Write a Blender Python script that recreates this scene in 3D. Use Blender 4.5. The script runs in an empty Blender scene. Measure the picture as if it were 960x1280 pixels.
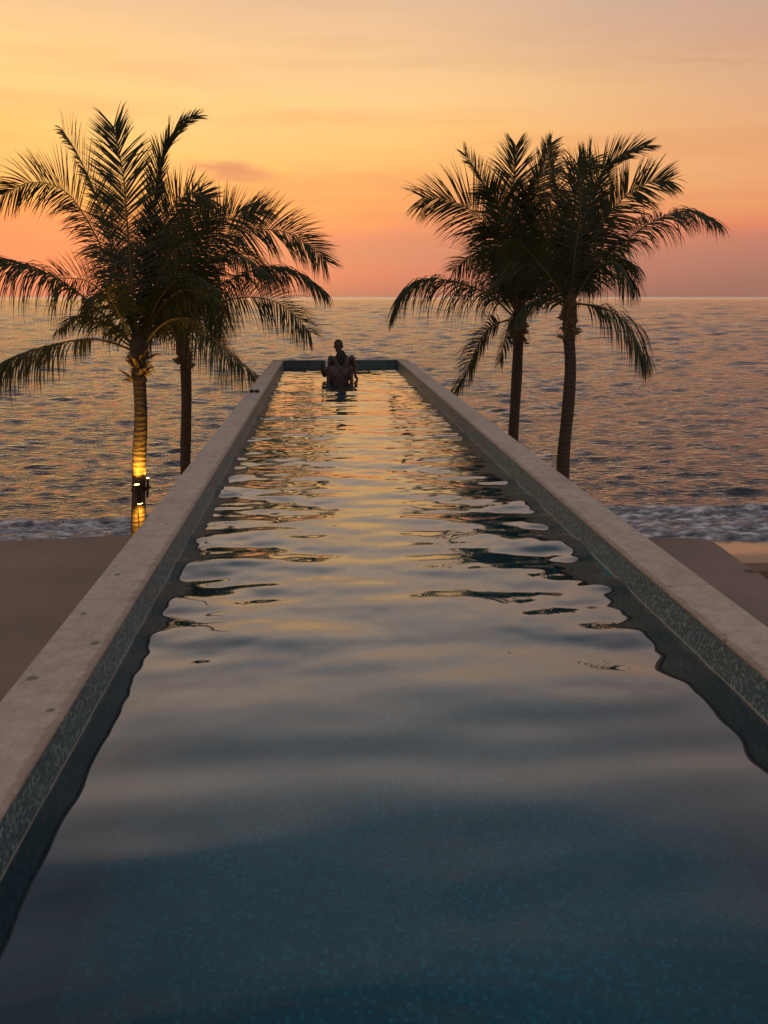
import bpy, bmesh, math, random
import numpy as np
from mathutils import Vector, Matrix, noise
R = math.radians
rnd = random.Random(7)
sc = bpy.context.scene
COL = sc.collection

# ------------------------------------------------------------------ camera
F = 1060.0                                   # focal length in 960-px-wide picture units
EYE = Vector((0.0, 0.0, 5.5))                # sea level is z = 0
TH = math.atan(269 / F)
PS = math.atan(76 * math.cos(TH) / F)
cam = bpy.data.cameras.new('camera')
camo = bpy.data.objects.new('camera', cam); COL.objects.link(camo)
camo.location = EYE
camo.rotation_euler = (R(90) - TH, 0, -PS)
cam.sensor_fit = 'HORIZONTAL'; cam.sensor_width = 36; cam.lens = F / 960 * 36
cam.clip_start = 0.05; cam.clip_end = 60000
sc.camera = camo
RM = camo.rotation_euler.to_matrix()
def ray(px, py): return RM @ Vector(((px - 480) / F, -(py - 640) / F, -1))
def P(px, py, D):                            # the point seen at (px,py) at world y = D
    r = ray(px, py); return EYE + r * (D / r.y)
def G(px, py, z):                            # the point seen at (px,py) on the level z
    r = ray(px, py); return EYE + r * ((z - EYE.z) / r.z)

WATER = 5.5 - 1.456; COP = 5.5 - 1.289; DECK = 3.0; FLOOR = WATER - 1.10
XL, XR, YN, YF = -0.856, 1.538, 0.75, G(420, 460, WATER).y
CW = 0.228

# ------------------------------------------------------------------ helpers
def tag(o, label=None, cat=None, group=None, kind=None):
    if label: o['label'] = label
    if cat: o['category'] = cat
    if group: o['group'] = group
    if kind: o['kind'] = kind
    return o
def empty(name, loc=(0, 0, 0)):
    o = bpy.data.objects.new(name, None); COL.objects.link(o); o.location = loc
    o.empty_display_size = 0.1
    return o
def link(name, me, mat=None, parent=None, smooth=False):
    o = bpy.data.objects.new(name, me); COL.objects.link(o)
    if mat: me.materials.append(mat)
    if smooth:
        me.polygons.foreach_set('use_smooth', [True] * len(me.polygons))
    if parent:
        o.parent = parent
        o.matrix_parent_inverse = Matrix.Translation(parent.location).inverted()
    return o
def frombm(name, bm, mat=None, parent=None, smooth=False):
    me = bpy.data.meshes.new(name); bm.normal_update(); bm.to_mesh(me); bm.free()
    return link(name, me, mat, parent, smooth)
def frompy(name, v, f, mat=None, parent=None, smooth=False):
    me = bpy.data.meshes.new(name); me.from_pydata(v, [], f); me.update()
    return link(name, me, mat, parent, smooth)
def grid_mesh(name, X, Y, Z, mat, smooth=True):
    """X,Y,Z: (rows, cols) arrays"""
    n, m = X.shape
    co = np.stack([X, Y, Z], -1).reshape(-1, 3).astype(np.float32)
    i = np.arange(n - 1)[:, None] * m + np.arange(m - 1)[None, :]
    q = np.stack([i, i + 1, i + m + 1, i + m], -1).reshape(-1, 4).astype(np.int32)
    me = bpy.data.meshes.new(name)
    me.vertices.add(len(co)); me.vertices.foreach_set('co', co.ravel())
    me.loops.add(q.size); me.loops.foreach_set('vertex_index', q.ravel())
    me.polygons.add(len(q)); me.polygons.foreach_set('loop_start', np.arange(0, q.size, 4, dtype=np.int32))
    try: me.polygons.foreach_set('loop_total', np.full(len(q), 4, dtype=np.int32))
    except Exception: pass
    me.update(calc_edges=True); me.validate()
    return link(name, me, mat, None, smooth)
def box(bm, a, b, bev=0.0, seg=2):
    r = bmesh.ops.create_cube(bm, size=1)
    vs = r['verts']
    for v in vs:
        v.co = Vector([(a[i] + b[i]) / 2 + v.co[i] * (b[i] - a[i]) for i in range(3)])
    if bev:
        es = list({e for v in vs for e in v.link_edges})
        bmesh.ops.bevel(bm, geom=es, offset=bev, segments=seg, affect='EDGES', profile=0.5)
def frame(d):
    d = d.normalized()
    u = Vector((0, 0, 1)) if abs(d.z) < .9 else Vector((1, 0, 0))
    x = d.cross(u).normalized(); return x, x.cross(d).normalized()
def tube(bm, pts, rad, seg=10, cap=True):
    pts = [Vector(p) for p in pts]; rings = []
    n = len(pts)
    for i, p in enumerate(pts):
        d = pts[min(i + 1, n - 1)] - pts[max(i - 1, 0)]
        x, y = frame(d); r = rad[i] if hasattr(rad, '__len__') else rad
        rings.append([bm.verts.new(p + (x * math.cos(k * 2 * math.pi / seg) + y * math.sin(k * 2 * math.pi / seg)) * r) for k in range(seg)])
    for a, b in zip(rings, rings[1:]):
        for k in range(seg):
            bm.faces.new((a[k], a[(k + 1) % seg], b[(k + 1) % seg], b[k]))
    if cap:
        bm.faces.new(rings[0][::-1]); bm.faces.new(rings[-1])
def lerp(a, b, t): return a + (b - a) * t
def smooth_path(pts, n):
    """Catmull-Rom through pts, resampled to n points"""
    P_ = [pts[0] * 2 - pts[1]] + pts + [pts[-1] * 2 - pts[-2]]
    out = []
    for i in range(1, len(P_) - 2):
        p0, p1, p2, p3 = P_[i - 1:i + 3]
        for k in range(24):
            t = k / 24
            out.append(0.5 * ((2 * p1) + (p2 - p0) * t + (2 * p0 - 5 * p1 + 4 * p2 - p3) * t * t + (3 * p1 - p0 - 3 * p2 + p3) * t ** 3))
    out.append(pts[-1])
    L = [0]
    for a, b in zip(out, out[1:]): L.append(L[-1] + (b - a).length)
    res = []; j = 0
    for k in range(n):
        s = L[-1] * k / (n - 1)
        while j < len(L) - 2 and L[j + 1] < s: j += 1
        t = (s - L[j]) / max(1e-9, L[j + 1] - L[j]); res.append(out[j].lerp(out[j + 1], min(1, t)))
    return res, L[-1]

# ------------------------------------------------------------------ materials
class NT:
    def __init__(s, name):
        s.m = bpy.data.materials.new(name); s.m.use_nodes = True
        s.t = s.m.node_tree; s.n = s.t.nodes; s.l = s.t.links
        s.b = s.n['Principled BSDF']; s.out = s.n['Material Output']
    def new(s, ty, **kw):
        q = s.n.new(ty)
        for k, v in kw.items(): setattr(q, k, v)
        return q
    def inp(s, node, key, v):
        if hasattr(v, 'is_output') or isinstance(v, bpy.types.NodeSocket): s.l.new(v, node.inputs[key])
        else: node.inputs[key].default_value = v
    def coord(s, kind='Object'): return s.new('ShaderNodeTexCoord').outputs[kind]
    def pos(s): return s.new('ShaderNodeNewGeometry').outputs['Position']
    def mapping(s, vec, scale=(1, 1, 1), loc=(0, 0, 0)):
        q = s.new('ShaderNodeMapping'); s.l.new(vec, q.inputs[0]); q.inputs['Scale'].default_value = scale
        q.inputs['Location'].default_value = loc; return q.outputs[0]
    def noise(s, vec, scale, detail=4, rough=.55, out='Fac'):
        q = s.new('ShaderNodeTexNoise'); s.l.new(vec, q.inputs['Vector']); q.inputs['Scale'].default_value = scale
        q.inputs['Detail'].default_value = detail; q.inputs['Roughness'].default_value = rough; return q.outputs[out]
    def ramp(s, fac, stops, interp='LINEAR'):
        q = s.new('ShaderNodeValToRGB'); s.l.new(fac, q.inputs[0]); cr = q.color_ramp; cr.interpolation = interp
        while len(cr.elements) < len(stops): cr.elements.new(.5)
        for e, (p, c) in zip(cr.elements, stops):
            e.position = p; e.color = (*c, 1) if len(c) == 3 else c
        return q.outputs[0]
    def math(s, op, a, b=0.0, c=None, clamp=False):
        q = s.new('ShaderNodeMath', operation=op, use_clamp=clamp); s.inp(q, 0, a); s.inp(q, 1, b)
        if c is not None: s.inp(q, 2, c)
        return q.outputs[0]
    def mix(s, fac, a, b, mode='MIX'):
        q = s.new('ShaderNodeMix', data_type='RGBA', blend_type=mode); s.inp(q, 0, fac)
        for k, v in ((6, a), (7, b)):
            if isinstance(v, bpy.types.NodeSocket): s.l.new(v, q.inputs[k])
            else: q.inputs[k].default_value = (*v, 1) if len(v) == 3 else v
        return q.outputs[2]
    def bump(s, h, strength=.3, dist=.01, normal=None):
        q = s.new('ShaderNodeBump'); s.l.new(h, q.inputs['Height']); q.inputs['Strength'].default_value = strength
        q.inputs['Distance'].default_value = dist
        if normal: s.l.new(normal, q.inputs['Normal'])
        return q.outputs[0]
    def sep(s, vec):
        q = s.new('ShaderNodeSeparateXYZ'); s.l.new(vec, q.inputs[0]); return q.outputs
    def set(s, **kw):
        for k, v in kw.items():
            k = k.replace('_', ' ')
            if isinstance(v, bpy.types.NodeSocket): s.l.new(v, s.b.inputs[k])
            elif isinstance(v, tuple) and len(v) == 3: s.b.inputs[k].default_value = (*v, 1)
            else: s.b.inputs[k].default_value = v
        return s.m

def plain(name, col, rough=.6, nscale=30, var=.25, bump=.2, **kw):
    t = NT(name); o = t.coord()
    n = t.noise(o, nscale)
    c = t.mix(n, tuple(x * (1 - var) for x in col), tuple(min(1, x * (1 + var)) for x in col))
    t.set(Base_Color=c, Roughness=rough, Normal=t.bump(n, bump, .004), **kw)
    return t.m

# ------------------------------------------------------------------ concrete coping
def mat_coping():
    t = NT('coping_concrete'); p = t.pos()
    big = t.noise(p, 1.3, 5, .6); mid = t.noise(p, 17, 8, .72); fine = t.noise(p, 160, 3, .7)
    c = t.ramp(big, [(.3, (.50, .43, .375)), (.7, (.60, .52, .455))])
    c = t.mix(.7, c, t.ramp(mid, [(.3, (.50, .49, .48)), (.65, (.98, .97, .96))]), 'MULTIPLY')
    c = t.mix(.35, c, t.ramp(fine, [(.3, (.4, .4, .4)), (.7, (1, 1, 1))]), 'MULTIPLY')
    # brownish wear along the inner arris
    x = t.sep(p)[0]
    dl = t.math('ABSOLUTE', t.math('SUBTRACT', x, XL)); dr = t.math('ABSOLUTE', t.math('SUBTRACT', x, XR))
    d = t.math('MINIMUM', dl, dr)
    d = t.math('ADD', d, t.math('MULTIPLY', t.math('SUBTRACT', mid, .5), .045))
    w = t.ramp(d, [(.010, (1, 1, 1)), (.020, (.0, .0, .0))])
    c = t.mix(t.math('MULTIPLY', w, .45), c, (.16, .115, .085))
    # small round dark stains
    for (px, py, r) in ((147, 718, .016), (105, 767, .015), (119, 804, .018), (40, 848, .020), (63, 888, .013), (262, 578, .016), (208, 655, .012),
                        (700, 610, .014), (838, 733, .014), (905, 800, .012)):
        g = G(px, py, COP)
        q = t.new('ShaderNodeVectorMath', operation='DISTANCE'); t.l.new(p, q.inputs[0]); q.inputs[1].default_value = g
        dd = t.math('ADD', q.outputs['Value'], t.math('MULTIPLY', t.math('SUBTRACT', t.noise(p, 60, 3), .5), .022))
        m = t.ramp(dd, [(r * .7, (.65, .65, .65)), (r * 1.3, (0, 0, 0))])
        c = t.mix(m, c, (.045, .035, .03))
    # hairline joint every 2.4 m
    y = t.sep(p)[1]
    j = t.math('ABSOLUTE', t.math('SUBTRACT', t.math('FRACT', t.math('DIVIDE', y, 2.4)), .5))
    jm = t.math('LESS_THAN', j, .0012)
    c = t.mix(t.math('MULTIPLY', jm, .5), c, (.12, .1, .09))
    h = t.math('ADD', t.math('MULTIPLY', mid, .6), t.math('MULTIPLY', fine, .4))
    t.set(Base_Color=c, Roughness=.82, Normal=t.bump(h, .35, .006)); return t.m
def mat_deck():
    t = NT('deck_concrete'); p = t.pos()
    big = t.noise(p, .9, 5, .6); mid = t.noise(p, 7, 6, .7); fine = t.noise(p, 120, 3, .7)
    c = t.ramp(big, [(.3, (.19, .135, .115)), (.7, (.27, .195, .165))])
    c = t.mix(.5, c, t.ramp(mid, [(.3, (.5, .5, .5)), (.7, (1, 1, 1))]), 'MULTIPLY')
    c = t.mix(.3, c, t.ramp(fine, [(.3, (.5, .5, .5)), (.7, (1, 1, 1))]), 'MULTIPLY')
    g = G(938, 714, DECK)
    q = t.new('ShaderNodeVectorMath', operation='DISTANCE'); t.l.new(p, q.inputs[0]); q.inputs[1].default_value = g
    dd = t.math('ADD', q.outputs['Value'], t.math('MULTIPLY', t.math('SUBTRACT', t.noise(p, 25, 3), .5), .12))
    c = t.mix(t.ramp(dd, [(.04, (.8, .8, .8)), (.07, (0, 0, 0))]), c, (.03, .025, .02))
    t.set(Base_Color=c, Roughness=t.ramp(mid, [(.3, (.55,) * 3), (.7, (.85,) * 3)]), Normal=t.bump(t.math('ADD', mid, t.math('MULTIPLY', fine, .4)), .3, .006)); return t.m
def mat_tile(name, lo, hi, rare, size, line=False, rough=.5):
    t = NT(name); p = t.pos()
    q = t.new('ShaderNodeVectorMath', operation='SCALE'); t.l.new(t.mapping(p, loc=(.0031, .0047, .0029)), q.inputs[0]); q.inputs['Scale'].default_value = 1 / size
    fl = t.new('ShaderNodeVectorMath', operation='FLOOR'); t.l.new(q.outputs[0], fl.inputs[0])
    fr = t.new('ShaderNodeVectorMath', operation='FRACTION'); t.l.new(q.outputs[0], fr.inputs[0])
    wn = t.new('ShaderNodeTexWhiteNoise', noise_dimensions='3D'); t.l.new(fl.outputs[0], wn.inputs[0])
    c = t.ramp(wn.outputs['Value'], [(.0, lo), (.55, hi), (.86, rare), (1., tuple(min(1, x * 1.5) for x in rare))])
    big = t.noise(p, 1.1, 4)
    c = t.mix(.5, c, t.ramp(big, [(.3, (.55, .6, .6)), (.7, (1, 1, 1))]), 'MULTIPLY')
    f = t.sep(fr.outputs[0]); geo = t.new('ShaderNodeNewGeometry'); nn = t.sep(geo.outputs['Normal'])
    g = None
    for k in range(3):
        e = t.math('SUBTRACT', .5, t.math('ABSOLUTE', t.math('SUBTRACT', f[k], .5)))
        e = t.math('ADD', e, t.math('MULTIPLY', t.math('GREATER_THAN', t.math('ABSOLUTE', nn[k]), .5), 1.0))
        g = e if g is None else t.math('MINIMUM', g, e)
    gm = t.math('LESS_THAN', g, .06)
    c = t.mix(gm, c, (.09, .11, .105))
    if line:                                     # bright reflection line painted pale just above the water; browner at the wall top
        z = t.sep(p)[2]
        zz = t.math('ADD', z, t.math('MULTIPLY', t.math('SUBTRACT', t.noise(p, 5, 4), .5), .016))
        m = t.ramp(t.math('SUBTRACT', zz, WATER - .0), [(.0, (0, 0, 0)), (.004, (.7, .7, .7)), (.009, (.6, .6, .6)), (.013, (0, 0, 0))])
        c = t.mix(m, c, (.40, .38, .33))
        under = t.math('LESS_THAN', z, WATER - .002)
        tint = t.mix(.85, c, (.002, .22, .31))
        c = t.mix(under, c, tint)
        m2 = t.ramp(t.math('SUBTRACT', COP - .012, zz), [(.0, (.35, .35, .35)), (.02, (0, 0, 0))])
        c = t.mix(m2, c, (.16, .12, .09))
    t.set(Base_Color=c, Roughness=rough, Normal=t.bump(t.math('MULTIPLY', g, 1, clamp=True), .25, .002)); return t.m
def mat_water(name, ior, body=None, bumps=()):
    """reflecting sheet of water; see-through when body is None, else deep opaque water of that colour"""
    t = NT(name); p = t.pos()
    nrm = None
    for (scale, vec, st, di, det) in bumps:
        h = t.noise(t.mapping(p, scale=vec), scale, det, .5)
        nrm = t.bump(h, st, di, nrm)
    gl = t.new('ShaderNodeBsdfGlossy'); gl.inputs['Roughness'].default_value = 0.0 if body is None else .05
    gl.inputs['Color'].default_value = (1, 1, 1, 1) if body is None else (.93, .94, 1, 1)
    fr = t.new('ShaderNodeFresnel'); fr.inputs['IOR'].default_value = ior
    if nrm: t.l.new(nrm, gl.inputs['Normal']); t.l.new(nrm, fr.inputs['Normal'])
    mx = t.new('ShaderNodeMixShader')
    if body is None:
        bd = t.new('ShaderNodeBsdfRefraction'); bd.inputs['IOR'].default_value = 1.33; bd.inputs['Color'].default_value = (.40, .93, .97, 1)
        bd.inputs['Roughness'].default_value = .0
        if nrm: t.l.new(nrm, bd.inputs['Normal'])
    else:
        bd = t.new('ShaderNodeBsdfDiffuse'); bd.inputs['Color'].default_value = (*body, 1)
    fac = t.math('POWER', fr.outputs[0], .67, clamp=True) if body is None else fr.outputs[0]
    t.l.new(fac, mx.inputs[0]); t.l.new(bd.outputs[0], mx.inputs[1]); t.l.new(gl.outputs[0], mx.inputs[2])
    t.l.new(mx.outputs[0], t.out.inputs[0])
    return t, mx, p

M_coping = mat_coping(); M_deck = mat_deck()
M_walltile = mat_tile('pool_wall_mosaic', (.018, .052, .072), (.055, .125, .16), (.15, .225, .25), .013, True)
M_floortile = mat_tile('pool_floor_mosaic', (.004, .150, .200), (.008, .200, .262), (.016, .265, .335), .015, False, .4)
M_render = plain('rough_render', (.30, .26, .23), .85, 14, .3, .4)
# world -------------------------------------------------------------------
def build_world():
    w = bpy.data.worlds.new('World'); sc.world = w; w.use_nodes = True
    nt = w.node_tree; t = NT.__new__(NT); t.t = nt; t.n = nt.nodes; t.l = nt.links
    bg = t.n['Background']; out = t.n['World Output']
    d = t.new('ShaderNodeTexCoord').outputs['Generated']
    nv = t.new('ShaderNodeVectorMath', operation='NORMALIZE'); t.l.new(d, nv.inputs[0]); d = nv.outputs[0]
    s = t.sep(d)
    el = t.math('MULTIPLY', t.math('ARCSINE', s[2]), 180 / math.pi)         # elevation, degrees
    az = t.math('MULTIPLY', t.math('ARCTAN2', s[0], s[1]), 180 / math.pi)   # azimuth from +Y, degrees, + to the right
    # soft unevenness so that the bands are not ruled lines
    nz = t.noise(t.mapping(d, scale=(2.2, 2.2, 11)), 1.6, 3, .5)
    e2 = t.math('ADD', el, t.math('MULTIPLY', t.math('SUBTRACT', nz, .5), t.math('MINIMUM', t.math('MULTIPLY', t.math('ABSOLUTE', el), .9), 5.0)))
    def S(r, g, b):
        f = lambda c: ((c / 255 + .055) / 1.055) ** 2.4 if c > 10 else c / 255 / 12.92
        return (f(r), f(g), f(b))
    def band(stops): return t.ramp(t.math('DIVIDE', e2, 90.0), [(max(0, a) / 90, S(*c)) for a, c in stops])
    hi_ = [(21, (226, 196, 172)), (28, (190, 175, 168)), (36, (96, 108, 122)), (46, (42, 62, 82)), (60, (140, 144, 152)), (90, (168, 164, 164))]
    hot = band([(0, (184, 118, 104)), (1.5, (214, 122, 103)), (3, (240, 130, 99)), (4.6, (252, 150, 90)), (6.5, (253, 180, 92)), (10, (254, 200, 114)), (13, (254, 208, 134)), (16.5, (246, 198, 142))] + hi_)
    mid = band([(0, (172, 122, 102)), (.8, (192, 124, 104)), (1.6, (207, 127, 107)), (2.6, (204, 134, 108)), (3.6, (217, 136, 107)), (4.6, (234, 144, 102)), (5.6, (249, 162, 94)),
                (7.2, (253, 180, 100)), (9, (254, 193, 114)), (11.5, (253, 203, 134)), (14, (244, 197, 142)), (16.5, (228, 186, 146))] + hi_)
    far = band([(0, (150, 110, 98)), (1.5, (162, 114, 102)), (3, (180, 118, 104)), (4.2, (222, 126, 98)), (6, (230, 150, 100)), (9, (232, 168, 116)), (13, (214, 166, 132)), (17, (194, 158, 142)), (24, (186, 168, 160))] + hi_[2:])
    anti = band([(0, (130, 118, 118)), (3, (160, 140, 134)), (8, (180, 156, 146)), (16, (188, 168, 158)), (30, (176, 164, 160)), (60, (166, 160, 162)), (90, (168, 164, 164))])
    def azr(a, b): 
        q = t.new('ShaderNodeMapRange', interpolation_type='SMOOTHSTEP'); t.l.new(az, q.inputs[0]); q.inputs[1].default_value = a; q.inputs[2].default_value = b; return q.outputs[0]
    c = t.mix(azr(-24, 0), hot, mid)
    c = t.mix(azr(2, 30), c, far)
    c = t.mix(azr(55, 120), c, anti)
    c = t.mix(azr(-60, -130), c, anti)
    # thin stratus streaks
    cv = t.new('ShaderNodeCombineXYZ'); t.l.new(az, cv.inputs[0]); t.l.new(el, cv.inputs[1])
    st = t.noise(t.mapping(cv.outputs[0], scale=(.035, .42, 1), loc=(3.1, 1.7, 0)), 1.0, 5, .55)
    stm = t.ramp(st, [(.50, (0, 0, 0)), (.70, (1, 1, 1))])
    low = t.ramp(t.math('DIVIDE', el, 90.0), [(0, (.5,) * 3), (3 / 90, (.8,) * 3), (12 / 90, (.45,) * 3), (22 / 90, (.35,) * 3), (40 / 90, (.25,) * 3)])
    c = t.mix(t.math('MULTIPLY', t.math('MULTIPLY', stm, low), .45), c, S(196, 122, 96))
    # two small cloud bars seen in the photograph
    for (px, py, wa, we, rot, k) in ((292, 214, 4.2, .75, -.10, .85), (262, 207, 1.6, .5, -.05, .4), (880, 76, 6.0, .28, -.10, .22), (450, 272, 5.5, .9, .0, .30), (640, 250, 9, .8, 0.03, .2), (350, 150, 8, .7, .04, .12)):
        r_ = ray(px, py).normalized(); a0 = math.degrees(math.atan2(r_.x, r_.y)); e0 = math.degrees(math.asin(r_.z))
        u = t.math('DIVIDE', t.math('SUBTRACT', az, a0), wa)
        v = t.math('DIVIDE', t.math('ADD', t.math('SUBTRACT', el, e0), t.math('ADD', t.math('MULTIPLY', t.math('SUBTRACT', az, a0), -rot), t.math('MULTIPLY', t.math('SUBTRACT', t.noise(t.mapping(cv.outputs[0], scale=(.5, 1.6, 1)), 1, 4), .5), 1.3))), we)
        q = t.math('SQRT', t.math('ADD', t.math('MULTIPLY', u, u), t.math('MULTIPLY', v, v)))
        c = t.mix(t.math('MULTIPLY', t.ramp(q, [(0, (1, 1, 1)), (1, (0, 0, 0))], 'EASE'), k), c, S(204, 130, 98))
    # below the horizon: the dim sea
    c = t.mix(t.math('LESS_THAN', el, -.3), c, S(70, 64, 66))
    t.l.new(c, bg.inputs[0]); bg.inputs[1].default_value = 1.0
    sky = t.new('ShaderNodeTexSky', sky_type='NISHITA'); sky.sun_disc = False
    sky.sun_elevation = R(1.0); sky.sun_rotation = R(-12)
    bg2 = t.new('ShaderNodeBackground'); t.l.new(sky.outputs[0], bg2.inputs[0]); bg2.inputs[1].default_value = .02
    ad = t.new('ShaderNodeAddShader'); t.l.new(bg.outputs[0], ad.inputs[0]); t.l.new(bg2.outputs[0], ad.inputs[1])
    t.l.new(ad.outputs[0], out.inputs[0])
build_world()
sun = bpy.data.lights.new('sun', 'SUN'); sun.energy = .02; sun.angle = R(70); sun.color = (1, .62, .34)
suno = bpy.data.objects.new('sun', sun); COL.objects.link(suno)
suno.location = (-4, 20, 12)
suno.rotation_euler = Vector((-math.sin(R(-12)), -math.cos(R(-12)), -math.tan(R(9)))).to_track_quat('-Z', 'Y').to_euler()

# ------------------------------------------------------------------ swimming pool
pool = empty('swimming_pool', ((XL + XR) / 2, YF, FLOOR))
tag(pool, 'long narrow raised lap pool with pale concrete rim and blue green mosaic walls', 'swimming pool')
EW = .13
def rim(a, b, name='coping'):
    bm = bmesh.new(); box(bm, a, b, .008, 3)
    # subdivide along the length and give the cast edge a slight unevenness
    o = frombm(name, bm, M_coping, pool, False); return o
rim((XL - CW, YN - .3, COP - .018), (XL + .010, YF + EW, COP))
rim((XR - .010, YN - .3, COP - .018), (XR + CW, YF + EW, COP))
rim((XL + .012, YF, COP - .017), (XR - .012, YF + EW - .003, COP - .002))
rim((XL + .012, YN - .3, COP - .017), (XR - .012, YN, COP - .002))
def wallpart(a, b, m, name):
    bm = bmesh.new(); box(bm, a, b); return frombm(name, bm, m, pool)
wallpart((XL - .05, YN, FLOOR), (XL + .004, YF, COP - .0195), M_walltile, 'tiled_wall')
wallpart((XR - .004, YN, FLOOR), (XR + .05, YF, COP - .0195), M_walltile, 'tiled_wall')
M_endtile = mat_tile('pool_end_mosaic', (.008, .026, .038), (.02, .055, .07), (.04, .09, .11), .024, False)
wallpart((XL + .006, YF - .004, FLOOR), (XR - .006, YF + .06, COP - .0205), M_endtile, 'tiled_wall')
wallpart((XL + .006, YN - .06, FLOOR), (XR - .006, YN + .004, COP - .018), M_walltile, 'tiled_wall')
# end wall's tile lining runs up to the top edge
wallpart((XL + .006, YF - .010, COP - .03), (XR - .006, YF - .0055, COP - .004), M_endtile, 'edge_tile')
wallpart((XL - .04, YN - .04, FLOOR - .06), (XR + .04, YF + .04, FLOOR), M_floortile, 'tiled_floor')
for (a, b) in (((XL - CW + .012, YN - .25, FLOOR - .35), (XL - .052, YF + EW - .012, COP - .020)),
               ((XR + .052, YN - .25, FLOOR - .35), (XR + CW - .012, YF + EW - .012, COP - .020)),
               ((XL - .05, YF + .062, FLOOR - .35), (XR + .05, YF + EW - .015, COP - .020))):
    wallpart(a, b, M_render, 'outer_wall')
wallpart((XL - .05, YN - .2, FLOOR - .35), (XR + .05, YF + .06, FLOOR - .062), M_render, 'base_slab')
for y in (10.3, 13.4, 16.6):
    for x in (XL + .1, XR - .1):
        bm = bmesh.new(); box(bm, (x - .2, y - .2, -.4), (x + .2, y + .2, FLOOR - .352), .02); frombm('pier', bm, M_render, pool)

# pool water: real ripples
def ripples(X, Y, specs):
    Z = np.zeros_like(X)
    for (lam, ang, slope, ph) in specs:
        k = 2 * math.pi / lam
        Z += slope / k * np.sin(k * (X * math.sin(ang) + Y * math.cos(ang)) + ph)
    return Z
rs = np.random.RandomState(11)
ys = []; y = YN + .005
while y < YF - .006: ys.append(y); y += .012 if y < 8 else .016
ys.append(YF - .005)
xs = np.linspace(XL + .0045, XR - .0045, 170)
X, Y = np.meshgrid(xs, np.array(ys))
sp_long = [(rs.uniform(.6, 1.5), rs.normal(0, .26), rs.uniform(.006, .012), rs.uniform(0, 6.28)) for _ in range(14)]
sp_mid = [(rs.uniform(.26, .75), rs.normal(0, .58), rs.uniform(.007, .0135), rs.uniform(0, 6.28)) for _ in range(22)]
sp_short = [(rs.uniform(.10, .25), rs.normal(0, .55), rs.uniform(.006, .011), rs.uniform(0, 6.28)) for _ in range(26)]
sm = lambda a, b, v: (lambda t: t * t * (3 - 2 * t))(np.clip((v - a) / (b - a), 0, 1))
patch = .55 + .45 * np.sin(X * 1.9 + 1.1 * np.sin(Y * .8) + 1) * np.sin(Y * .9 + 1.3 * np.sin(X * 1.3))
side = .75 + .5 * np.abs((X - .35) / 1.15) ** 1.5
streak = ripples(X, Y, [(rs.uniform(.09, .20), rs.normal(0, .22), rs.uniform(.007, .012), rs.uniform(0, 6.28)) for _ in range(18)])
bands = ripples(X, Y, [(rs.uniform(.20, .42), rs.normal(0, .13), rs.uniform(.005, .009), rs.uniform(0, 6.28)) for _ in range(12)])
Z = bands * (.25 + .75 * sm(1.6, 3.2, Y)) + streak * (.35 * sm(4.0, 8.0, Y)) * side + ripples(X, Y, sp_long) * (.62 + .2 * sm(2.5, 8, Y)) + ripples(X, Y, sp_mid) * (.16 + 1.25 * sm(2.4, 4.5, Y) - .35 * sm(7, 12, Y)) * (.55 + .6 * patch) * side \
    + ripples(X, Y, sp_short) * (.04 + .95 * sm(2.4, 4.5, Y)) * (.5 + .6 * patch) * side
# rings spreading from the two bathers
for (cx, cy, a) in ((.28, 14.45, .0032), (.02, 14.9, .002)):
    rr = np.sqrt((X - cx) ** 2 + (Y - cy) ** 2)
    Z += a * np.cos(rr * 2 * math.pi / .34) * np.exp(-rr / 1.1)
tw, mx, p = mat_water('pool_water', 1.5)
water = grid_mesh('pool_water', X, Y, WATER + Z, tw.m)
tag(water, 'calm dark teal pool water mirroring the sunset', 'water', None, 'structure')

# ------------------------------------------------------------------ deck, platform, beach
def slab(name, outline, z0, z1, mat, bev=.02):
    bm = bmesh.new()
    lo = [bm.verts.new((x, y, z0)) for x, y in outline]; hi = [bm.verts.new((x, y, z1)) for x, y in outline]
    n = len(outline); bm.faces.new(lo[::-1]); top = bm.faces.new(hi)
    for i in range(n): bm.faces.new((lo[i], lo[(i + 1) % n], hi[(i + 1) % n], hi[i]))
    bmesh.ops.recalc_face_normals(bm, faces=bm.faces)
    if bev: bmesh.ops.bevel(bm, geom=[e for e in bm.edges if all(abs(v.co.z - z1) < 1e-6 for v in e.verts)], offset=bev, segments=2, affect='EDGES')
    return frombm(name, bm, mat)
dl = [G(0, 676, DECK), G(60, 673.5, DECK), G(120, 670, DECK), G(165, 668, DECK)]
xo = XL - CW + .012 - .003
pts = [(-9, -2), (xo, -2), (xo, dl[3].y + .02)] + [(p_.x, p_.y) for p_ in reversed(dl)] + [(-9, dl[0].y - .25)]
pts = [q for q in pts if q[0] <= xo + 1e-6]
tag(slab('deck', pts, .2, DECK, M_deck), 'brown concrete deck left of the pool', 'deck', None, 'structure')
xo2 = XR + CW - .012 + .003
dr = [G(806, 671.5, DECK), G(850, 671.5, DECK), G(880, 672.5, DECK), G(893, 677, DECK), G(904, 684, DECK), G(930, 703, DECK), G(945, 712, DECK), G(962, 724, DECK)]
e = dr[-1] - dr[-3]; e = e / e.length
ext = dr[-1] + e * 7
pts = [(xo2, -2), (ext.x, -2), (ext.x, ext.y)] + [(p_.x, p_.y) for p_ in reversed(dr)] + [(xo2, dr[0].y)]
tag(slab('deck', pts, .2, DECK, M_deck), 'brown concrete deck right of the pool, rounded far corner', 'deck', None, 'structure')
plat = slab('platform', [(XL - CW - 3, -3), (XR + CW + 3, -3), (XR + CW + 3, YN - .32), (XL - CW - 3, YN - .32)], DECK + .003, COP - .01, M_coping)
tag(plat, 'pale concrete platform at the near end of the pool', 'platform', None, 'structure')

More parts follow.
